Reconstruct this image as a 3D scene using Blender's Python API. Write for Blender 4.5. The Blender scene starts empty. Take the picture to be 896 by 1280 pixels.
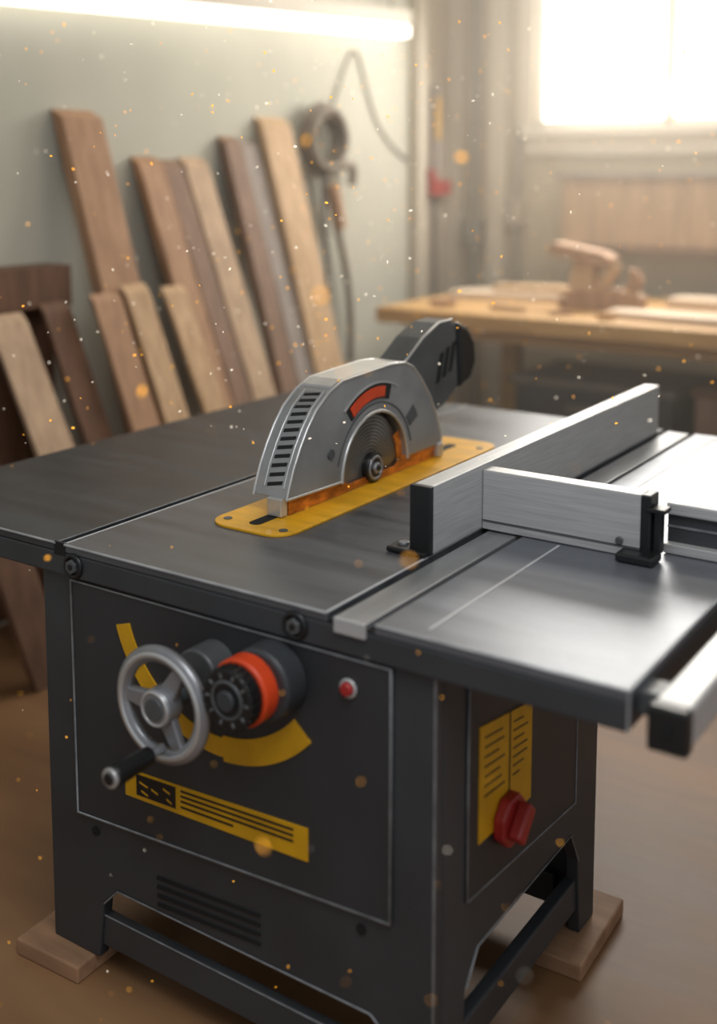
import bpy, bmesh, math, random, bisect
from mathutils import Vector, Matrix
random.seed(7)
scn=bpy.context.scene
scn.view_settings.view_transform='Standard'
scn.view_settings.look='None'
COL=bpy.context.collection

# ------------------------------------------------------------ materials
def lin(h,k=1.0):
    h=h.lstrip('#'); o=[]
    for i in (0,2,4):
        c=int(h[i:i+2],16)/255
        c=c/12.92 if c<=.04045 else ((c+.055)/1.055)**2.4
        o.append(min(1,c*k))
    return (*o,1)
def mat(name,hexc,rough=.5,metal=0,var=.15,scale=6,stretch=(1,1,1),bump=0,emit=0,emitc=None,hex2=None,rvar=0,detail=6):
    m=bpy.data.materials.new(name);m.use_nodes=True;nt=m.node_tree;b=nt.nodes['Principled BSDF']
    b.inputs['Roughness'].default_value=rough;b.inputs['Metallic'].default_value=metal
    tc=nt.nodes.new('ShaderNodeTexCoord');mp=nt.nodes.new('ShaderNodeMapping');mp.inputs['Scale'].default_value=stretch
    n=nt.nodes.new('ShaderNodeTexNoise');n.inputs['Scale'].default_value=scale;n.inputs['Detail'].default_value=detail
    nt.links.new(tc.outputs['Object'],mp.inputs[0]);nt.links.new(mp.outputs[0],n.inputs['Vector'])
    cr=nt.nodes.new('ShaderNodeValToRGB');cr.color_ramp.elements[0].position=.3;cr.color_ramp.elements[1].position=.7
    cr.color_ramp.elements[0].color=lin(hexc,1-var);cr.color_ramp.elements[1].color=lin(hex2,1) if hex2 else lin(hexc,1+var)
    nt.links.new(n.outputs[0],cr.inputs[0]);nt.links.new(cr.outputs[0],b.inputs['Base Color'])
    if rvar:
        mr=nt.nodes.new('ShaderNodeMapRange');mr.inputs[3].default_value=max(0,rough-rvar);mr.inputs[4].default_value=rough+rvar
        nt.links.new(n.outputs[0],mr.inputs[0]);nt.links.new(mr.outputs[0],b.inputs['Roughness'])
    if bump:
        bp=nt.nodes.new('ShaderNodeBump');bp.inputs['Strength'].default_value=bump;bp.inputs['Distance'].default_value=.002
        nt.links.new(n.outputs[0],bp.inputs['Height']);nt.links.new(bp.outputs[0],b.inputs['Normal'])
    if emit:
        b.inputs['Emission Color'].default_value=lin(emitc or hexc);b.inputs['Emission Strength'].default_value=emit
    return m
M={}
M['cab']=mat('charcoal_paint','#34373a',.46,0,.2,5,(1,1,1),.1,rvar=.1)
M['cab2']=mat('charcoal_paint_panel','#2d2f32',.46,0,.2,5,(1,1,.3),.1,rvar=.1)
M['edge']=mat('edge_highlight_and_marks','#7b7e80',.42,.3,.3,30)  # pale grey paints highlights on edges; also dial marks and rail groove
M['lip']=mat('lip_highlight','#a3a6a8',.38,.3,.3,12)  # bright grey paints the highlight along the table lip
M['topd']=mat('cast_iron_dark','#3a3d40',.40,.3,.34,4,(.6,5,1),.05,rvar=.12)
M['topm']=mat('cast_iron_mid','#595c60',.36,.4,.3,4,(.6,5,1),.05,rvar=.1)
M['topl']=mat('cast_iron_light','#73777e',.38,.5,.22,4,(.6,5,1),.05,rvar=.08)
M['strip']=mat('steel_strip','#86888a',.36,.4,.2,6,(4,1,1),.05,rvar=.08)
M['alu']=mat('brushed_aluminium','#b8b9b8',.42,.35,.14,8,(40,1,40),.03)
M['alux']=mat('brushed_aluminium_x','#b6b6b5',.42,.35,.14,8,(1,40,40),.03)
M['scribe']=mat('scribe_and_slot_highlight','#b5b7b8',.5,.1,.1,20)  # pale colour for scribe lines and for highlights painted along slot edges
M['black']=mat('black_plastic','#141516',.4,0,.2,20)
M['dark']=mat('dark_recess','#0a0a0b',.8,0,.1,20)
M['yel']=mat('yellow_enamel','#cc990c',.5,0,.14,14,bump=.05)
M['yelp']=mat('yellow_plate','#d8a11c',.4,.1,.2,9,(1,3,1),rvar=.08)
M['org']=mat('orange_plastic','#cf431a',.42,0,.14,20)
M['glow']=mat('orange_guard_glow','#8a4214',.35,.1,.5,14,(1,1.4,3),hex2='#f08c2e')  # guard orange, with the glow inside the arch painted into it
M['red']=mat('red_plastic','#9c2522',.38,0,.12,20)
M['saw']=mat('saw_housing_metal','#999b9c',.34,.5,.2,7,(1,1,1),.05,rvar=.06)
M['saw2']=mat('saw_trim_metal','#c6c7c6',.32,.6,.1,12)
M['sawd']=mat('saw_handle_dark','#525556',.42,.2,.18,12)
M['steel']=mat('handwheel_steel','#8d8f92',.32,.5,.18,12)
M['wall']=mat('wall_paint','#bab8aa',.9,0,.10,1.2)
M['wallb']=mat('wall_paint_back','#b0a38d',.9,0,.08,2)
M['trim']=mat('trim_paint','#bdb3a2',.7,0,.04,3)
M['door']=mat('door_paint','#a59886',.7,0,.06,3)
M['floor']=mat('floor_planks','#755437',.5,0,.18,1.6,(.5,2.6,1),.1,hex2='#9a7450',rvar=.08)
M['ceil']=mat('ceiling_paint','#b9b4a7',.9,0,.04,2)
M['frame']=mat('window_frame_paint','#c4bcae',.6,0,.04,4)
M['hose']=mat('rope_beige','#7d7266',.8,0,.3,30)
M['cord']=mat('cord_grey','#6a655e',.7,0,.2,30)
M['pipe']=mat('pipe_grey','#8b857a',.6,.1,.1,10)
M['paper']=mat('pale_board','#d2bda4',.6,0,.08,5)
def wood(name,h1,h2):
    return mat(name,h1,.7,0,.1,5,(6,6,.6),.15,hex2=h2)
W=[wood('wood_oak','#9c775a','#b28c6c'),wood('wood_walnut','#7a604e','#8f725e'),wood('wood_pine','#b08f69','#c8a783'),
   wood('wood_grey','#857a72','#9a8f86'),wood('wood_red','#573a28','#6e4e38'),wood('wood_tan','#ad9176','#c2a586')]
M['block']=mat('block_wood','#8f6c50',.65,0,.1,5,(1,6,6),.15,hex2='#a98465')
M['bench']=mat('bench_wood','#ac814e',.6,0,.1,5,(.6,6,6),.1,hex2='#c59c62')
def emis(name,hexc,s):
    m=bpy.data.materials.new(name);m.use_nodes=True;b=m.node_tree.nodes['Principled BSDF']
    b.inputs['Base Color'].default_value=lin(hexc);b.inputs['Emission Color'].default_value=lin(hexc);b.inputs['Emission Strength'].default_value=s
    return m
M['tube']=emis('fluorescent_tube','#fffaf0',2.4)
M['pane']=emis('daylight_glass','#fff8ec',3.4)
M['spark']=emis('glowing_gold_chip','#f2a62e',1.5)  # emission makes the gold chips glow like sparks
M['dust']=emis('glowing_pale_chip','#f0e4d0',.85)  # self-glow brightens the pale chips, which are no light source

# ------------------------------------------------------------ mesh helpers
def empty(name):
    e=bpy.data.objects.new(name,None);COL.objects.link(e);e.empty_display_size=.1;return e
def fin(name,bm,m,parent=None,bevel=0,smooth=None,seg=2):
    bmesh.ops.recalc_face_normals(bm,faces=bm.faces)
    me=bpy.data.meshes.new(name);bm.to_mesh(me);bm.free()
    for x in (m if isinstance(m,(list,tuple)) else [m]): me.materials.append(x)
    o=bpy.data.objects.new(name,me);COL.objects.link(o)
    if smooth:
        for p in me.polygons:p.use_smooth=True
        me.set_sharp_from_angle(angle=math.radians(smooth))
    if bevel:
        b=o.modifiers.new('b','BEVEL');b.width=bevel;b.segments=seg;b.limit_method='ANGLE';b.angle_limit=math.radians(35)
    if parent:o.parent=parent
    return o
def box(name,x0,x1,y0,y1,z0,z1,m,parent=None,bevel=.002,rot=None):
    bm=bmesh.new();bmesh.ops.create_cube(bm,size=1)
    bmesh.ops.scale(bm,vec=(x1-x0,y1-y0,z1-z0),verts=bm.verts)
    if rot:bmesh.ops.rotate(bm,cent=(0,0,0),matrix=Matrix.Rotation(rot[1],3,rot[0]),verts=bm.verts)
    bmesh.ops.translate(bm,vec=((x0+x1)/2,(y0+y1)/2,(z0+z1)/2),verts=bm.verts)
    return fin(name,bm,m,parent,bevel)
def prism(name,pts,ax,a0,a1,m,parent=None,bevel=.002,smooth=None):
    def v(p,a):
        return {'X':(a,p[0],p[1]),'Y':(p[0],a,p[1]),'Z':(p[0],p[1],a)}[ax]
    bm=bmesh.new();A=[bm.verts.new(v(p,a0)) for p in pts];B=[bm.verts.new(v(p,a1)) for p in pts]
    bm.faces.new(A);bm.faces.new(B)
    for i in range(len(pts)):
        j=(i+1)%len(pts);bm.faces.new((A[i],A[j],B[j],B[i]))
    return fin(name,bm,m,parent,bevel,smooth)
def cyl(name,c,ax,r,d,m,parent=None,bevel=0,n=40,r2=None):
    bm=bmesh.new();bmesh.ops.create_cone(bm,cap_ends=True,segments=n,radius1=r,radius2=r if r2 is None else r2,depth=d)
    R={'X':Matrix.Rotation(math.pi/2,3,'Y'),'Y':Matrix.Rotation(math.pi/2,3,'X'),'Z':Matrix.Identity(3)}[ax]
    bmesh.ops.rotate(bm,cent=(0,0,0),matrix=R,verts=bm.verts);bmesh.ops.translate(bm,vec=c,verts=bm.verts)
    return fin(name,bm,m,parent,bevel,35)
def tube(name,pts,r,m,parent=None,cyc=False,smooth=False):
    cu=bpy.data.curves.new(name+'_c','CURVE');cu.dimensions='3D';cu.bevel_depth=r;cu.bevel_resolution=3;cu.use_fill_caps=True
    if smooth:
        s=cu.splines.new('NURBS');s.points.add(len(pts)-1);s.order_u=4;s.use_endpoint_u=True
    else:
        s=cu.splines.new('POLY');s.points.add(len(pts)-1)
    for p,q in zip(s.points,pts):p.co=(*q,1)
    s.use_cyclic_u=cyc
    t=bpy.data.objects.new(name+'_c',cu);COL.objects.link(t)
    dg=bpy.context.evaluated_depsgraph_get();dg.update()
    me=bpy.data.meshes.new_from_object(t.evaluated_get(dg),depsgraph=dg);me.name=name
    bpy.data.objects.remove(t,do_unlink=True);bpy.data.curves.remove(cu)
    me.materials.clear();me.materials.append(m)
    for p in me.polygons:p.use_smooth=True
    o=bpy.data.objects.new(name,me);COL.objects.link(o)
    if parent:o.parent=parent
    return o
def torus(name,c,ax,R,r,m,parent=None,n=64,k=14,flat=1):
    bm=bmesh.new();rows=[]
    for i in range(n):
        a=2*math.pi*i/n;row=[]
        for j in range(k):
            b=2*math.pi*j/k;rr=R+r*math.cos(b);h=r*math.sin(b)*flat
            u,w=rr*math.cos(a),rr*math.sin(a)
            p={'Y':(u,h,w),'X':(h,u,w),'Z':(u,w,h)}[ax]
            row.append(bm.verts.new((p[0]+c[0],p[1]+c[1],p[2]+c[2])))
        rows.append(row)
    for i in range(n):
        for j in range(k):
            bm.faces.new((rows[i][j],rows[(i+1)%n][j],rows[(i+1)%n][(j+1)%k],rows[i][(j+1)%k]))
    return fin(name,bm,m,parent,0,60)
def arcband(name,c,r0,r1,a0,a1,ax,p0,p1,m,parent=None,n=32,bevel=0):
    pts=[(c[0]+r1*math.cos(math.radians(a0+(a1-a0)*i/n)),c[1]+r1*math.sin(math.radians(a0+(a1-a0)*i/n))) for i in range(n+1)]
    pts+=[(c[0]+r0*math.cos(math.radians(a1+(a0-a1)*i/n)),c[1]+r0*math.sin(math.radians(a1+(a0-a1)*i/n))) for i in range(n+1)]
    return prism(name,pts,ax,p0,p1,m,parent,bevel)

# ------------------------------------------------------------ room
XW=-1.53; YB=4.2
box('floor',XW-.1,3.4,-2.4,YB+.1,-.1,0,M['floor'],bevel=0)
box('wall_left',XW-.12,XW,-2.4,YB+.1,0,3.0,M['wall'],bevel=0)
wb=empty('wall_back')
wx0,wx1,wz0,wz1=-1.02,.62,1.80,2.75
box('wall_below',XW,3.4,YB,YB+.12,0,wz0,M['wallb'],wb,0)
box('wall_above',XW,3.4,YB,YB+.12,wz1,3.0,M['wallb'],wb,0)
box('wall_side_l',XW,wx0,YB,YB+.12,wz0,wz1,M['wallb'],wb,0)
box('wall_side_r',wx1,3.4,YB,YB+.12,wz0,wz1,M['wallb'],wb,0)
box('ceiling',XW-.1,3.4,-.2,YB+.1,3.0,3.08,M['ceil'],bevel=0)
wn=empty('window_1')
box('glass',wx0,wx1,YB+.07,YB+.08,wz0,wz1,M['pane'],wn,0)
for i,(a,b) in enumerate([(wx0,wx0+.03),(-.325,-.275),(wx1-.04,wx1)]):
    box('stile_%d'%i,a,b,YB+.01,YB+.06,wz0,wz1,M['frame'],wn)
box('rail_low',wx0,wx1,YB+.01,YB+.06,wz0,wz0+.03,M['frame'],wn)
box('rail_top',wx0,wx1,YB+.01,YB+.06,wz1-.04,wz1,M['frame'],wn)
box('sill',wx0-.06,wx1+.06,YB-.05,YB+.02,wz0-.05,wz0,M['frame'],wn)
box('sill_apron',wx0-.04,wx1+.04,YB-.03,YB,wz0-.15,wz0-.05,M['trim'],wn)
box('casing_l',wx0-.08,wx0,YB-.03,YB,wz0,wz1,M['trim'],wn)
dr=empty('door_1')
box('door_leaf',XW,XW+.03,3.84,4.12,0,2.9,M['door'],dr)
box('door_jamb_a',XW,XW+.06,3.76,3.84,0,2.95,M['trim'],dr)
box('door_jamb_b',XW,XW+.05,4.12,4.198,0,2.95,M['trim'],dr)
box('trim_1',-1.27,-1.17,YB-.05,YB,0,3.0,M['trim'])
box('trim_2',-1.50,-1.44,YB-.04,YB,0,3.0,M['trim'])
box('baseboard_left',XW,XW+.02,-2.4,3.75,0,.1,M['trim'])
pp=empty('wall_conduit')
cyl('conduit_pipe',(-1.36,YB-.03,1.5),'Z',.016,3.0,M['pipe'],pp)
cyl('conduit_pipe_b',(-1.10,YB-.025,.90),'Z',.012,1.8,M['pipe'],pp)
box('conduit_junction',-1.41,-1.31,YB-.07,YB,1.16,1.30,M['pipe'],pp)
box('conduit_switch',-1.14,-1.06,YB-.06,YB,1.28,1.42,M['door'],pp)

fl=empty('fluorescent_lamp')
def seg(name,x0,x1,zoff0,zoff1,m):
    pts=[(.75,2.10+zoff0),(3.62,2.25+zoff0),(3.62,2.25+zoff1),(.75,2.10+zoff1)]
    return prism(name,pts,'X',x0,x1,m,fl,.004)
seg('lamp_housing',XW,XW+.10,.045,.12,M['frame'])
seg('lamp_tube',XW+.012,XW+.088,-.01,.045,M['tube'])
for i,(y,z) in enumerate([(.9,2.2),(3.5,2.34)]):
    cyl('lamp_hanger_%d'%i,(XW+.05,y,(z+3.0)/2),'Z',.006,3.0-z,M['cord'],fl)

wp=empty('wall_cabinet')
box('cabinet_box',-.78,.5,YB-.16,YB,1.2,1.53,W[5],wp)
box('cabinet_cap',-.82,.54,YB-.19,YB,1.53,1.56,W[3],wp)
box('cabinet_base',-.80,.52,YB-.17,YB,1.17,1.20,W[1],wp)

# ------------------------------------------------------------ lumber
def plank(y0,w,zt,xf,th,m,dy=0,xt=None):
    xt=XW+.002 if xt is None else xt
    bm=bmesh.new()
    prof=[(xf-th,0),(xf,0),(xt+th,zt-.03),(xt,zt)]
    V=[]
    for s in (0,w):
        r=[]
        for k,(x,z) in enumerate(prof):
            r.append(bm.verts.new((x,y0+s+(dy if z<.01 else 0),z)))
        V.append(r)
    bm.faces.new(V[0]);bm.faces.new(V[1])
    for i in range(4):
        j=(i+1)%4;bm.faces.new((V[0][i],V[0][j],V[1][j],V[1][i]))
    return fin('lumber_plank',bm,m,None,.003)
plank(1.34,.19,1.78,-1.12,.06,W[0],.16)
plank(1.72,.13,1.62,-1.02,.05,W[0],.14)
plank(1.865,.11,1.61,-1.01,.04,W[1],.13)
plank(1.985,.14,1.62,-1.00,.04,W[5],.12)
plank(2.22,.11,1.71,-1.03,.05,W[1],.04)
plank(2.34,.11,1.70,-1.02,.04,W[3],.04)
plank(2.465,.20,1.80,-1.01,.05,W[2],.01)
plank(.92,.15,1.10,-.98,.03,W[5],.14,xt=XW+.14)
plank(1.14,.12,1.12,-1.02,.03,W[4],.12,xt=XW+.14)
plank(1.31,.13,1.14,-.98,.03,W[0],.12,xt=XW+.2)
plank(1.46,.12,1.16,-.96,.03,W[2],.12,xt=XW+.2)
plank(1.64,.12,1.14,-.92,.03,W[2],.14,xt=XW+.22)
plank(.66,.14,1.0,-1.0,.03,W[4],.1,xt=XW+.16)
cr=empty('lumber_rack')
box('rack_rail',XW,XW+.13,.5,1.30,1.10,1.24,W[4],cr)
box('rack_back',XW,XW+.03,.5,1.30,.02,1.10,W[4],cr)
box('rack_post',XW+.03,XW+.12,.55,.62,0,1.10,W[4],cr)

hc=empty('rope_coil')
for i in range(5):
    torus('loop_%d'%i,(XW+.03+.016*i,2.90+.014*(i%2),1.70+.012*(i%3)),'X',.125+.008*(i%3),.019,M['hose'],hc,n=40,k=8)
tube('rope_tail',[(XW+.06,2.98,1.60),(XW+.06,3.12,1.56),(XW+.06,3.16,1.66),(XW+.06,3.14,1.5)],.022,M['hose'],hc,smooth=True)
tube('rope_tail_b',[(XW+.05,2.93,1.58),(XW+.05,2.98,1.4),(XW+.05,3.1,1.15),(XW+.05,3.16,.8),(XW+.05,3.12,.5),(XW+.05,3.1,.018)],.018,M['hose'],hc,smooth=True)
tube('rope_tail_c',[(XW+.05,2.90,1.58),(XW+.05,2.95,1.3),(XW+.05,2.95,.9),(XW+.05,3.0,.013)],.013,M['cord'],hc,smooth=True)
tube('rope_grip',[(XW+.07,2.96,1.50),(XW+.07,3.02,1.30)],.032,W[0],hc)
cyl('hook',(XW+.04,2.90,1.84),'X',.012,.08,M['cord'],hc)
tube('wall_cable',[(XW+.012,3.02,1.82),(XW+.012,3.17,2.1),(XW+.012,3.24,2.22),(XW+.012,3.34,1.95),(XW+.012,3.47,1.72),(XW+.012,3.74,1.62)],.006,M['pipe'],smooth=True)
sl=empty('spirit_level')
box('level_body',XW+.031,XW+.06,3.92,4.0,1.55,2.02,W[3],sl)
box('level_bubble',XW+.06,XW+.063,3.94,3.98,1.74,1.96,M['yel'],sl,0)
cl=empty('bar_clamp')
box('clamp_jaw',XW+.031,XW+.09,3.86,4.06,1.44,1.52,M['red'],cl)
box('clamp_bar',XW+.031,XW+.05,3.95,3.98,.9,1.44,M['cord'],cl)
box('clamp_grip',XW+.031,XW+.08,3.86,3.90,1.5,1.58,M['red'],cl)

# ------------------------------------------------------------ workbench
wbn=empty('workbench')
BZ=.95
box('bench_top',-1.20,1.3,2.93,3.98,BZ-.07,BZ,M['bench'],wbn,.006)
for i,(x,y) in enumerate([(-.93,3.05),(1.1,3.05),(-.93,3.8),(1.1,3.8)]):
    box('bench_leg_%d'%i,x-.045,x+.045,y-.045,y+.045,0,BZ-.07,M['bench'],wbn)
box('bench_rail',-.93,1.1,3.03,3.07,BZ-.13,BZ-.07,M['bench'],wbn)
box('bench_shelf',-.9,1.08,3.08,3.8,.28,.31,W[1],wbn)
tb=empty('tool_crate')
box('crate_body',-.62,.1,3.2,3.7,.31,.62,M['cab'],tb);box('crate_lid',-.64,.12,3.18,3.72,.62,.65,M['cord'],tb)
box('crate_handle',-.36,-.16,3.16,3.18,.52,.55,M['cord'],tb)
sb=empty('storage_bin')
box('bin_body',.2,.75,3.2,3.7,.31,.64,W[1],sb);box('bin_rim',.18,.77,3.18,3.72,.64,.67,W[4],sb)
def offcut(cx,cy,z,th,L_,w,a,bend,m):
    n=14;top=[];bot=[]
    for i in range(n+1):
        t=-1+2*i/n;u=t*L_/2;v=bend*(1-t*t)
        ww=w/2*(1-.35*t*t)
        top.append((u,v+ww));bot.append((u,v-ww))
    pts=top+bot[::-1];c,s=math.cos(a),math.sin(a)
    pts=[(cx+x*c-y*s,cy+x*s+y*c) for x,y in pts]
    return prism('pale_board',pts,'Z',z,z+th,m,None,.004)
offcut(-.68,3.55,BZ,.035,.85,.30,.10,.10,M['paper'])
offcut(-.62,3.60,BZ+.036,.03,.60,.16,.05,.06,W[2])
offcut(.30,3.22,BZ,.03,.95,.20,.04,-.03,M['paper'])
offcut(.35,3.68,BZ,.045,.85,.24,-.03,.04,M['paper'])
def scrap(x,y,lx,ly,lz,a,m):
    c,s=math.cos(a),math.sin(a)
    P=[(x+u*c-v*s,y+u*s+v*c) for u,v in ((-lx,-ly),(lx*.8,-ly),(lx,ly*.6),(-lx*.9,ly))]
    return prism('wood_offcut',P,'Z',BZ,BZ+lz,m,None,.003)
scrap(-.36,3.10,.05,.018,.02,.4,W[0]);scrap(-.62,3.12,.09,.02,.025,-.15,W[2]);scrap(-.95,3.12,.06,.03,.03,.3,W[0])
scrap(-.14,3.06,.04,.02,.03,.9,M['bench'])
hp=empty('hand_plane')
PX=.02
prism('plane_body',[(x+PX,z) for x,z in [(-.50,BZ+.0),(-.12,BZ+.0),(-.12,BZ+.07),(-.20,BZ+.10),(-.44,BZ+.09),(-.50,BZ+.05)]],'Y',3.33,3.43,W[0],hp,.006)
prism('plane_tote',[(x+PX,z) for x,z in [(-.22,BZ+.08),(-.15,BZ+.08),(-.12,BZ+.14),(-.15,BZ+.19),(-.19,BZ+.19),(-.18,BZ+.14)]],'Y',3.36,3.40,W[0],hp,.008)
cyl('plane_knob',(-.40+PX,3.38,BZ+.13),'Z',.04,.09,W[2],hp,.008)
prism('plane_iron',[(x+PX,z) for x,z in [(-.34,BZ+.08),(-.30,BZ+.08),(-.23,BZ+.20),(-.27,BZ+.20)]],'Y',3.34,3.42,W[2],hp,.002)
prism('wedge_block',[(x+PX,z) for x,z in [(-.56,BZ+.25),(-.28,BZ+.19),(-.25,BZ+.23),(-.30,BZ+.26),(-.53,BZ+.30)]],'Y',3.32,3.44,W[0],hp,.006)
prism('wedge_foot',[(x+PX,z) for x,z in [(-.46,BZ+.08),(-.34,BZ+.08),(-.34,BZ+.215),(-.43,BZ+.23)]],'Y',3.34,3.42,W[2],hp,.006)

# ------------------------------------------------------------ table saw
ts=empty('table_saw')
H=.86; D=1.568; YF=-.008
FZ=.035
def block(x0,x1,y0,y1,a=0):
    return box('wood_block',x0,x1,y0,y1,0,.035,M['block'],None,.004,('Z',a))
block(-.125,.045,-.045,.09,.04);block(.72,.845,.50,.745,.03);block(.72,.90,-.05,.09);block(-.12,.06,.58,.72)
front=[(-.067,FZ),(-.067,.797),(.807,.797),(.807,FZ),(.735,FZ),(.73,.155),(.69,.193),(.115,.193),(.076,.155),(.06,FZ)]
prism('front_frame',front,'Y',.004,.03,M['cab'],ts,.003)
right=[(.031,FZ),(.031,.797),(.663,.797),(.663,FZ),(.59,FZ),(.575,.20),(.535,.272),(.15,.272),(.11,.22),(.10,FZ)]
prism('right_frame',right,'X',.781,.807,M['cab'],ts,.003)
prism('left_frame',right,'X',-.067,-.041,M['cab'],ts,.003)
prism('rear_frame',[(-.04,FZ),(-.04,.797),(.78,.797),(.78,FZ),(.72,FZ),(.70,.155),(.67,.193),(.115,.193),(.076,.155),(.03,FZ)],'Y',.637,.662,M['cab'],ts,.003)
box('body_core',-.04,.78,.031,.636,.28,.797,M['cab2'],ts,0)
box('lower_rail_front',.055,.74,.010,.032,.06,.125,M['cab'],ts,.004)
box('lower_rail_rear',.02,.74,.61,.636,.06,.125,M['cab'],ts,.004)
box('lower_rail_right',.775,.801,.09,.60,.085,.152,M['cab'],ts,.004)
box('lower_rail_left',-.06,-.02,.09,.60,.085,.152,M['cab'],ts,.004)
PN=[(.017,.325),(.017,.79),(.730,.79),(.730,.368)]
prism('front_panel',PN,'Y',-.001,.004,M['cab2'],ts,.001)
tube('front_panel_highlight',[(x,-.001,z) for x,z in PN],.0030,M['edge'],ts,True)  # edge highlights laid on as pale tubes, here and on the frames below
RP=[(.105,.375),(.105,.745),(.548,.745),(.548,.335)]
prism('right_panel',RP,'X',.807,.810,M['cab2'],ts,.001)
tube('right_panel_highlight',[(.810,y,z) for y,z in RP],.0022,M['edge'],ts,True)
tube('corner_highlight',[(.8055,.0055,FZ),(.8055,.0055,.797)],.0022,M['edge'],ts)
tube('lower_band_highlight',[(.735,.003,.155),(.69,.003,.193),(.115,.003,.193),(.078,.003,.155)],.0018,M['edge'],ts)
tube('right_band_highlight',[(.808,.575,.20),(.808,.535,.272),(.808,.15,.272),(.808,.11,.22)],.0016,M['edge'],ts)
tube('lower_rail_highlight',[(.055,.010,.125),(.74,.010,.125)],.0016,M['edge'],ts)
for i in range(4):
    z=.260-.0175*i
    prism('vent_%d'%i,[(.220,z-.003),(.462,z+.014),(.462,z+.020),(.220,z+.004)],'Y',.0015,.0045,M['dark'],ts,0)
for i,(x,z) in enumerate([(.061,.298),(.672,.335)]):
    cyl('screw_hole_%d'%i,(x,.003,z),'Y',.009,.004,M['dark'],ts)
XL,XR=-.564,1.1125
box('top_base',XL,XR,YF,D,.797,.8425,M['cab'],ts,.004)
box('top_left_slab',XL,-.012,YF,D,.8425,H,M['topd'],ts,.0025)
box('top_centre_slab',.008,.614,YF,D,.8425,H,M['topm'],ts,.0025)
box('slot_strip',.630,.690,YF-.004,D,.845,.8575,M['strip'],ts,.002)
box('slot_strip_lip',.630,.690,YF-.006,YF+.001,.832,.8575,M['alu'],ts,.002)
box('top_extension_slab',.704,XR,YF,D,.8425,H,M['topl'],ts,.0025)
for i,(a,b) in enumerate([(-.012,.008),(.614,.630),(.690,.704)]):
    box('slot_%d'%i,a,b,YF+.001,D-.001,.8425,.8445,M['dark'],ts,0)
tube('front_lip_bead',[(XL,YF,.858),(-.014,YF,.858)],.0024,M['lip'],ts)  # pale tubes paint the light catching the table's lip and corner
tube('front_lip_highlight_b',[(.010,YF,.858),(.612,YF,.858)],.0026,M['lip'],ts)
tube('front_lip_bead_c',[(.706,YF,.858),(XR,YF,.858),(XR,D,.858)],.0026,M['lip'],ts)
tube('corner_lip_highlight',[(XR,YF,.858),(XR,YF,.80)],.0022,M['lip'],ts)
tube('slot_highlight_a',[(.009,YF,.8590),(.009,D,.8590)],.0022,M['scribe'],ts)  # pale tubes paint a highlight beside each slot
tube('slot_highlight_b',[(.613,YF,.8590),(.613,D,.8590)],.0022,M['scribe'],ts)
tube('slot_highlight_c',[(-.013,YF,.8590),(-.013,D,.8590)],.0014,M['edge'],ts)
box('scribe_line_a',.783,.7875,.02,.50,H,H+.0006,M['scribe'],ts,0)
box('scribe_line_b',.762,.7665,.62,1.55,H,H+.0006,M['scribe'],ts,0)
box('slot_notch',-.018,.012,YF-.001,YF+.004,.836,.861,M['dark'],ts,0)
for i,(x,z) in enumerate([(.034,.822),(.552,.824)]):
    torus('bolt_ring_%d'%i,(x,YF-.002,z),'Y',.020,.005,M['black'],ts,32,8)
    cyl('bolt_head_%d'%i,(x,YF-.004,z),'Y',.014,.012,M['sawd'],ts,.001,6)
    cyl('bolt_core_%d'%i,(x,YF-.010,z),'Y',.006,.003,M['black'],ts,0,6)
# handwheel
hw=(.342,-.10,.669)
R=.088
torus('handwheel_rim',hw,'Y',R,.0145,M['steel'],ts,72,14,.8)
torus('handwheel_rim_face',(hw[0],hw[1]-.009,hw[2]),'Y',R,.006,M['saw2'],ts,72,8,.7)
cyl('handwheel_hub',(hw[0],hw[1]-.002,hw[2]),'Y',.033,.036,M['steel'],ts,.004)
torus('handwheel_hub_ring',(hw[0],hw[1]-.019,hw[2]),'Y',.028,.003,M['saw2'],ts,40,8)
cyl('handwheel_hub_bore',(hw[0],hw[1]-.021,hw[2]),'Y',.019,.004,M['sawd'],ts,.001)
cyl('handwheel_shaft',(hw[0],-.047,hw[2]),'Y',.016,.095,M['sawd'],ts)
for i,a in enumerate((178,58,-62)):
    a=math.radians(a);c,s=math.cos(a),math.sin(a)
    pts=[(hw[0]+.022*c-w*s,hw[2]+.022*s+w*c) for w in (-.018,.018)]
    pts2=[(hw[0]+(R-.003)*c-w*s,hw[2]+(R-.003)*s+w*c) for w in (.011,-.011)]
    prism('handwheel_spoke_%d'%i,pts+pts2,'Y',hw[1]-.007,hw[1]+.007,M['steel'],ts,.003)
kx,kz=hw[0]+.003,hw[2]-.072
cyl('crank_pin',(kx,-.125,kz),'Y',.008,.04,M['steel'],ts)
cyl('crank_handle',(kx,-.178,kz),'Y',.0155,.085,M['black'],ts,.003,32,.019)
cyl('crank_cap',(kx,-.223,kz),'Y',.0165,.008,M['saw2'],ts,.002)
cyl('crank_cap_core',(kx,-.228,kz),'Y',.010,.004,M['black'],ts,.001)
cyl('shaft_boss',(.375,-.025,.712),'Y',.044,.06,M['sawd'],ts,.004)
arcband('tilt_scale',(.3817,.804),.222,.256,197,318,'Y',-.004,-.001,M['yel'],ts,48)
arcband('tilt_scale_lower',(.3817,.804),.217,.263,272,318,'Y',-.0038,-.001,M['yel'],ts,32)
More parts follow.
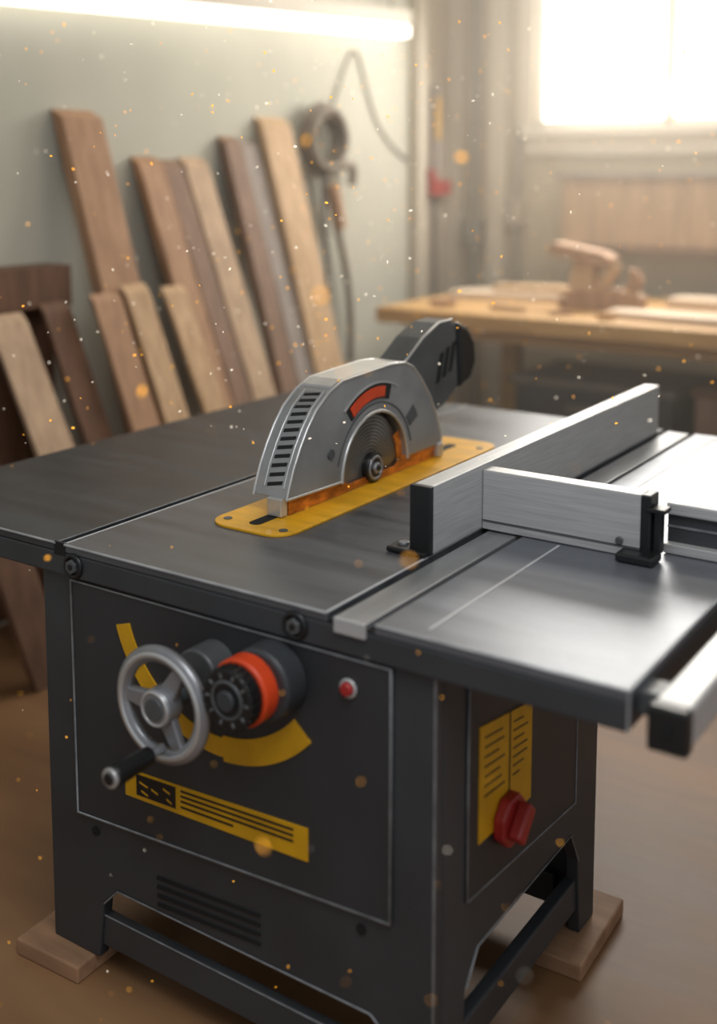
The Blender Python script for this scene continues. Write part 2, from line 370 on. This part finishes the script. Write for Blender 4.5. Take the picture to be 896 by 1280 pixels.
# tilt knob
kc=(.494,.722)
cyl('knob_base',(kc[0]+.014,-.026,kc[1]+.004),'Y',.062,.055,M['cab'],ts,.006)
cyl('knob_ring',(kc[0],-.066,kc[1]),'Y',.057,.038,M['org'],ts,.004)
for i in range(24):
    a=2*math.pi*i/24
    box('knob_grip_%d'%i,kc[0]+.0495*math.cos(a)-.003,kc[0]+.0495*math.cos(a)+.003,-.112,-.088,kc[1]+.0495*math.sin(a)-.003,kc[1]+.0495*math.sin(a)+.003,M['black'],ts,.001,('Y',-a))
cyl('knob_dial',(kc[0],-.098,kc[1]),'Y',.050,.030,M['black'],ts,.003)
torus('knob_dial_ring',(kc[0],-.113,kc[1]),'Y',.030,.003,M['sawd'],ts,40,8)
for i in range(10):
    a=2*math.pi*i/10
    box('dial_mark_%d'%i,kc[0]+.040*math.cos(a)-.004,kc[0]+.040*math.cos(a)+.004,-.1142,-.1128,kc[1]+.040*math.sin(a)-.0018,kc[1]+.040*math.sin(a)+.0018,M['edge'],ts,0,('Y',-a))
cyl('dial_centre',(kc[0],-.116,kc[1]),'Y',.017,.008,M['cab'],ts,.002)
torus('indicator_ring',(.652,-.004,.741),'Y',.0135,.003,M['alu'],ts,32,8)
cyl('indicator_button',(.652,-.007,.741),'Y',.011,.014,M['red'],ts,.003)
def quad(c,u,v):
    a=[c[0][k]+(c[1][k]-c[0][k])*u for k in (0,1)];b=[c[3][k]+(c[2][k]-c[3][k])*u for k in (0,1)]
    return (a[0]+(b[0]-a[0])*v,a[1]+(b[1]-a[1])*v)
LB=[(.150,.456),(.570,.476),(.570,.418),(.150,.404)]
prism('front_label',LB,'Y',-.0035,-.001,M['yel'],ts,0)
def lab(c,u0,u1,v0,v1,ax,p0,p1,m,nm='label_mark'):
    return prism(nm,[quad(c,u0,v0),quad(c,u1,v0),quad(c,u1,v1),quad(c,u0,v1)],ax,p0,p1,m,ts,0)
lab(LB,.07,.30,.08,.84,'Y',-.0045,-.0034,M['black'],'label_pictogram')
for u,v,w in ((.09,.3,.05),(.16,.42,.04),(.23,.25,.04),(.10,.60,.04),(.25,.58,.03)):
    prism('label_glyph',[quad(LB,u,v),quad(LB,u+w,v+.10),quad(LB,u+w,v+.17),quad(LB,u,v+.07)],'Y',-.005,-.0044,M['yel'],ts,0)
for i,(v,u1) in enumerate(((.12,.93),(.30,.93),(.48,.93),(.68,.62))):
    lab(LB,.33,u1,v,v+.07,'Y',-.0045,-.0034,M['black'],'label_line_%d'%i)
RL=[(.141,.660),(.337,.628),(.337,.448),(.141,.458)]
prism('side_label',RL,'X',.810,.8125,M['yel'],ts,0)
lab(RL,.54,.56,0,1,'X',.8124,.8135,M['black'],'side_label_divider')
for c0,c1 in ((.08,.47),(.62,.92)):
    for i in range(7):
        v=.10+i*.085
        e=c1-(random.random()*.2)
        lab(RL,c0,e,v,v+.016,'X',.8124,.8132,M['black'],'side_label_line')
sw=(.232,.462)
pts=[(sw[0]+.046*math.cos(math.radians(22.5+45*i)),sw[1]+.046*math.sin(math.radians(22.5+45*i))) for i in range(8)]
prism('switch_base',pts,'X',.8126,.834,M['red'],ts,.004)
prism('switch_knob',[(sw[0]-.034,sw[1]-.011),(sw[0]-.011,sw[1]-.034),(sw[0]+.034,sw[1]+.011),(sw[0]+.011,sw[1]+.034)],'X',.834,.858,M['red'],ts,.005)
def rrect(x0,x1,y0,y1,r,n=8):
    p=[]
    for cx,cy,a0 in ((x1-r,y1-r,0),(x0+r,y1-r,90),(x0+r,y0+r,180),(x1-r,y0+r,270)):
        for i in range(n+1):
            a=math.radians(a0+90*i/n);p.append((cx+r*math.cos(a),cy+r*math.sin(a)))
    return p
prism('throat_plate',rrect(.143,.338,.235,1.15,.05),'Z',H,H+.005,M['yelp'],ts,.001)
prism('throat_slot',rrect(.222,.250,.27,1.08,.013),'Z',H+.005,H+.0056,M['dark'],ts,0)
for i,(x,y) in enumerate([(.170,.275),(.312,.272),(.170,1.11),(.312,1.08),(.160,.7)]):
    cyl('plate_screw_%d'%i,(x,y,H+.0055),'Z',.009,.002,M['sawd'],ts,0,16)
box('guide_rail_tube',1.143,1.195,.005,1.60,.791,.850,M['alu'],ts,.005)
box('guide_rail_cap',1.141,1.197,-.020,.006,.789,.852,M['black'],ts,.005)
cyl('guide_rail_cap_screw',(1.169,-.021,.822),'Y',.008,.004,M['dark'],ts)
for i,y in enumerate((.03,.8,1.45)):
    box('guide_rail_bracket_%d'%i,1.10,1.146,y,y+.05,.81,.845,M['sawd'],ts,.003)

# ------------------------------------------------------------ circular saw unit
cs=empty('circular_saw')
X0,X1=.185,.270
cyc=(.665,.893)
AR=.134
prof=[(.338,.902),(.345,.922),(.362,.962),(.384,1.0),(.408,1.034),(.439,1.068),(.485,1.098),(.534,1.115),(.726,1.124),(.785,1.120),(.822,1.106),(.86,1.072),(.905,1.02),(.938,.965),(.958,.915),(.955,.895)]
arch=[(cyc[0]+AR*math.cos(math.radians(a)),cyc[1]+AR*math.sin(math.radians(a))) for a in range(0,181,9)]
prism('guard_housing',prof+[(p[0],p[1]+.003) for p in arch],'X',X0,X1,M['saw'],cs,.004)
tube('guard_rim',[(X1,y,z) for y,z in prof],.003,M['saw2'],cs)
tube('guard_rim_far',[(X0,y,z) for y,z in prof],.003,M['saw2'],cs)
tube('guard_bottom_rim',[(X1,.338,.902),(X1,.535,.896)],.003,M['saw2'],cs)
tube('arch_rim',[(X1+.001,y,z) for y,z in arch],.004,M['saw2'],cs)
prism('top_cap_plate',[(.50,1.108),(.534,1.118),(.726,1.127),(.785,1.123),(.785,1.110),(.50,1.10)],'X',X0+.006,X1-.006,M['saw2'],cs,.001)
arcband('side_inner_step',cyc,.152,.155,15,165,'X',X1,X1+.002,M['sawd'],cs)
arcband('depth_window',cyc,.162,.196,72,127,'X',X1,X1+.003,M['black'],cs,24)
arcband('depth_window_frame',cyc,.197,.200,64,129,'X',X1,X1+.004,M['saw2'],cs,24)
arcband('depth_indicator',cyc,.166,.190,80,124,'X',X1+.002,X1+.005,M['org'],cs,24)
arcband('side_vent',cyc,.162,.200,28,38,'X',X1,X1+.003,M['sawd'],cs,8)
cyl('side_screw',(X1+.001,.49,.965),'X',.011,.006,M['sawd'],cs)
fc=[(.345,.922),(.362,.962),(.384,1.0),(.408,1.034),(.439,1.068),(.485,1.098)]
L=[0]
for i in range(len(fc)-1):L.append(L[-1]+math.dist(fc[i],fc[i+1]))
NL=12
for k in range(NL):
    s=L[-1]*(k+.5)/NL;i=min(len(fc)-2,bisect.bisect_right(L,s)-1);t=(s-L[i])/(L[i+1]-L[i])
    y=fc[i][0]+(fc[i+1][0]-fc[i][0])*t;z=fc[i][1]+(fc[i+1][1]-fc[i][1])*t
    ty,tz=fc[i+1][0]-fc[i][0],fc[i+1][1]-fc[i][1];l=math.hypot(ty,tz);ty/=l;tz/=l;ny,nz=-tz,ty
    bm=bmesh.new();vs=[]
    for off in (-.002,.0015):
        for (a,b) in ((X0+.030,-.0090),(X0+.066,-.002),(X0+.066,.0055),(X0+.030,-.0015)):
            vs.append(bm.verts.new((a,y+ty*b+ny*off,z+tz*b+nz*off)))
    for f in ((0,1,2,3),(4,5,6,7),(0,1,5,4),(1,2,6,5),(2,3,7,6),(3,0,4,7)):bm.faces.new([vs[q] for q in f])
    fin('louvre_%d'%k,bm,M['dark'],cs)
tube('louvre_rib',[(X0+.024,y-.001,z+.001) for y,z in fc],.002,M['saw2'],cs)
tube('louvre_rib_b',[(X0+.073,y-.001,z+.001) for y,z in fc],.002,M['saw2'],cs)
back=[(cyc[0]+(AR+.001)*math.cos(math.radians(a)),cyc[1]+(AR+.001)*math.sin(math.radians(a))) for a in range(0,181,9)]
prism('inner_shroud',back,'X',.200,.215,M['dark'],cs,0)
bc=(.665,.899);BR=.122;pts=[]
arcband('inner_glow_front',cyc,.108,AR+.0005,138,180,'X',.2545,.2565,M['glow'],cs,16)  # orange crescents paint the glow inside the arch
arcband('inner_glow_rear',cyc,.112,AR+.0005,0,30,'X',.2545,.2565,M['glow'],cs,16)
NT=56
for i in range(NT):
    for da,r in ((0,BR),(.35,BR*.955),(.8,BR*.975)):
        a=2*math.pi*(i+da)/NT;pts.append((bc[0]+r*math.cos(a),bc[1]+r*math.sin(a)))
pts=[p for p in pts if p[1]>H+.012]
def ang(p):
    a=math.atan2(p[1]-bc[1],p[0]-bc[0]);return a if a>-math.pi/2 else a+2*math.pi
pts.sort(key=ang)
mb=bpy.data.materials.new('blade_steel');mb.use_nodes=True;nt=mb.node_tree;b=nt.nodes['Principled BSDF'];b.inputs['Metallic'].default_value=.85;b.inputs['Roughness'].default_value=.33;b.inputs['Anisotropic'].default_value=.85
tg=nt.nodes.new('ShaderNodeTangent');tg.direction_type='RADIAL';tg.axis='X';nt.links.new(tg.outputs[0],b.inputs['Tangent'])
tc=nt.nodes.new('ShaderNodeTexCoord')
wv=nt.nodes.new('ShaderNodeTexWave');wv.wave_type='RINGS';wv.rings_direction='X';wv.inputs['Scale'].default_value=40;wv.inputs['Distortion'].default_value=.5
cr_=nt.nodes.new('ShaderNodeValToRGB');cr_.color_ramp.elements[0].color=lin('#5c5a57');cr_.color_ramp.elements[1].color=lin('#a19e99')
nt.links.new(tc.outputs['Object'],wv.inputs[0]);nt.links.new(wv.outputs[1],cr_.inputs[0]);nt.links.new(cr_.outputs[0],b.inputs['Base Color'])
bl=prism('saw_blade',[(p[0]-bc[0],p[1]-bc[1]) for p in pts],'X',-.0015,.0015,mb,cs,0)
bl.location=(.2515,bc[0],bc[1])
cyl('arbor_flange',(.262,bc[0],bc[1]),'X',.034,.016,M['black'],cs,.002)
torus('arbor_ring',(.270,bc[0],bc[1]),'X',.025,.0035,M['steel'],cs,32,8)
cyl('arbor_nut',(.272,bc[0],bc[1]),'X',.014,.010,M['steel'],cs,.002,6)
cyl('arbor_bolt',(.278,bc[0],bc[1]),'X',.006,.004,M['black'],cs,0,16)
prism('lower_guard',[(.355,H+.0065),(.945,H+.0065),(.945,.900),(.80,.900),(.76,.882),(.57,.882),(.53,.905),(.355,.905)],'X',.257,.263,M['glow'],cs,.001)
box('riving_bracket',.225,.262,.330,.352,H+.0065,.905,M['saw2'],cs,.003)
box('rear_bracket',.24,.275,.938,.962,H+.0065,.90,M['saw2'],cs,.003)
hd=[(.78,1.05),(.80,1.118),(.88,1.165),(.955,1.193),(1.02,1.195),(1.045,1.185),(1.06,1.02),(1.0,.988),(.93,.97)]
prism('handle_body',hd,'X',.185,.262,M['sawd'],cs,.008)
cap=[(1.045,1.188),(1.10,1.168),(1.138,1.125),(1.146,1.075),(1.12,1.035),(1.06,1.016)]
prism('handle_end_cap',cap,'X',.180,.267,M['black'],cs,.010)
for i in range(3):
    yy=.945+.03*i;zz=1.045+.010*i
    prism('handle_vent_%d'%i,[(yy,zz),(yy+.016,zz+.004),(yy+.036,zz+.075),(yy+.020,zz+.071)],'X',.262,.264,M['dark'],cs,0)
tube('handle_edge',[(.262,.80,1.118),(.262,.88,1.165),(.262,.955,1.193),(.262,1.02,1.195)],.003,M['saw2'],cs)

# ------------------------------------------------------------ fences
rf=empty('rip_fence')
FX0,FX1=.578,.6185;FZ0=H+.0015;FH=.128
box('fence_bar',FX0,FX1,.318,1.52,FZ0,FZ0+FH,M['alu'],rf,.002)
box('fence_end_cap',FX0-.001,FX1+.001,.304,.319,FZ0,FZ0+FH+.001,M['black'],rf,.002)
box('fence_foot',.535,.617,.290,.345,FZ0,FZ0+.010,M['black'],rf,.003)
cyl('fence_foot_screw',(.557,.318,FZ0+.012),'Z',.010,.006,M['steel'],rf,.001)
cf=empty('crosscut_fence')
box('stop_bar',FX1+.001,.938,.508,.545,FZ0,FZ0+.118,M['alux'],cf,.002)
box('stop_groove',FX1+.002,.938,.5065,.5085,FZ0+.016,FZ0+.020,M['sawd'],cf,0)
box('stop_end_cap',.938,.957,.505,.548,FZ0,FZ0+.119,M['black'],cf,.003)
box('stop_clamp_foot',.905,.975,.470,.520,FZ0,FZ0+.016,M['black'],cf,.004)
box('stop_clamp_post',.958,.972,.515,.540,FZ0+.01,FZ0+.09,M['black'],cf,.003)
box('stop_clamp_lever',.95,.985,.50,.535,FZ0+.09,FZ0+.098,M['black'],cf,.002)
cyl('stop_screw',(.90,.505,FZ0+.028),'Y',.007,.006,M['sawd'],cf,.001)
mrl=empty('measuring_rail')
box('rail_body',.962,1.7,.585,.625,FZ0,FZ0+.07,M['cab'],mrl,.002)
box('rail_top',.962,1.7,.575,.64,FZ0+.07,FZ0+.092,M['alux'],mrl,.003)
box('rail_bottom',.962,1.7,.565,.585,FZ0,FZ0+.018,M['alux'],mrl,.002)
box('rail_groove',.962,1.7,.583,.5855,FZ0+.045,FZ0+.049,M['edge'],mrl,0)

# ------------------------------------------------------------ airborne wood chips, given a glow of their own
bm=bmesh.new()
def chip(p,r,mi):
    n0=len(bm.faces)
    g=bmesh.ops.create_icosphere(bm,subdivisions=1,radius=r)
    Rm=Matrix.Rotation(random.random()*6,3,'X')@Matrix.Rotation(random.random()*6,3,'Y')
    for v in g['verts']:
        v.co=Rm@Vector((v.co.x*1.5,v.co.y,v.co.z*.45))+Vector(p)
    bm.faces.ensure_lookup_table()
    for f in bm.faces[n0:]:f.material_index=mi
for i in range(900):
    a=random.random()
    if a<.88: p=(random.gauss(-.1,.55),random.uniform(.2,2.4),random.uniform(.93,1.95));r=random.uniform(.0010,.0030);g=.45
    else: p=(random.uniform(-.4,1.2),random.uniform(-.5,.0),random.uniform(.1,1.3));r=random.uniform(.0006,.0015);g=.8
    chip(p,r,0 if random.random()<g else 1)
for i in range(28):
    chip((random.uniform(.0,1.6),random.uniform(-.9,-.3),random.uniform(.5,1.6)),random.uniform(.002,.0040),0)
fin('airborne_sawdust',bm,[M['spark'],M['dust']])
# dusty air at the back of the workshop
vm=bpy.data.materials.new('dusty_air');vm.use_nodes=True;nt=vm.node_tree;nt.nodes.clear()
vs_=nt.nodes.new('ShaderNodeVolumeScatter');vs_.inputs['Color'].default_value=(1,.91,.78,1);vs_.inputs['Density'].default_value=.085;vs_.inputs['Anisotropy'].default_value=.35
ou=nt.nodes.new('ShaderNodeOutputMaterial');nt.links.new(vs_.outputs[0],ou.inputs['Volume'])
box('dusty_air',XW+.001,3.3,1.75,YB-.001,.001,2.999,vm,None,0)

# ------------------------------------------------------------ lights
def area(name,loc,sx,sy,e,c,t):
    l=bpy.data.lights.new(name,'AREA');l.shape='RECTANGLE';l.size=sx;l.size_y=sy;l.energy=e;l.color=c
    o=bpy.data.objects.new(name,l);COL.objects.link(o);o.location=loc
    o.rotation_euler=(Vector(t)-o.location).to_track_quat('-Z','Y').to_euler();return o
area('window_daylight',(-.2,YB-.1,2.25),1.5,.85,66,(1,.95,.87),(.3,1.0,.6))
area('fill_overhead',(1.6,-.8,2.9),1.6,1.2,38,(.97,.98,1),(.5,.5,.7))  # added soft fill above the front, stands for no fixture
area('fill_rear',(.2,2.6,2.95),2.0,1.2,25,(1,.90,.78),(.2,2.6,0))  # added warm fill over the back of the room, no lamp there
wd=bpy.data.worlds.new('World');scn.world=wd;wd.use_nodes=True
wd.node_tree.nodes['Background'].inputs[0].default_value=(.86,.88,.92,1);wd.node_tree.nodes['Background'].inputs[1].default_value=.44

# ------------------------------------------------------------ camera
cd=bpy.data.cameras.new('camera');cam=bpy.data.objects.new('camera',cd);COL.objects.link(cam)
cam.location=(1.6272,-1.4305,1.5485);cam.rotation_euler=(math.pi/2-.1174,0,.5902)
cd.sensor_fit='VERTICAL';cd.sensor_height=36;cd.lens=1429.83/1280*36
cd.shift_y=-(640-387.18)/1280;cd.clip_start=.05
cd.dof.use_dof=True;cd.dof.focus_distance=2.25;cd.dof.aperture_fstop=1.15
scn.camera=cam
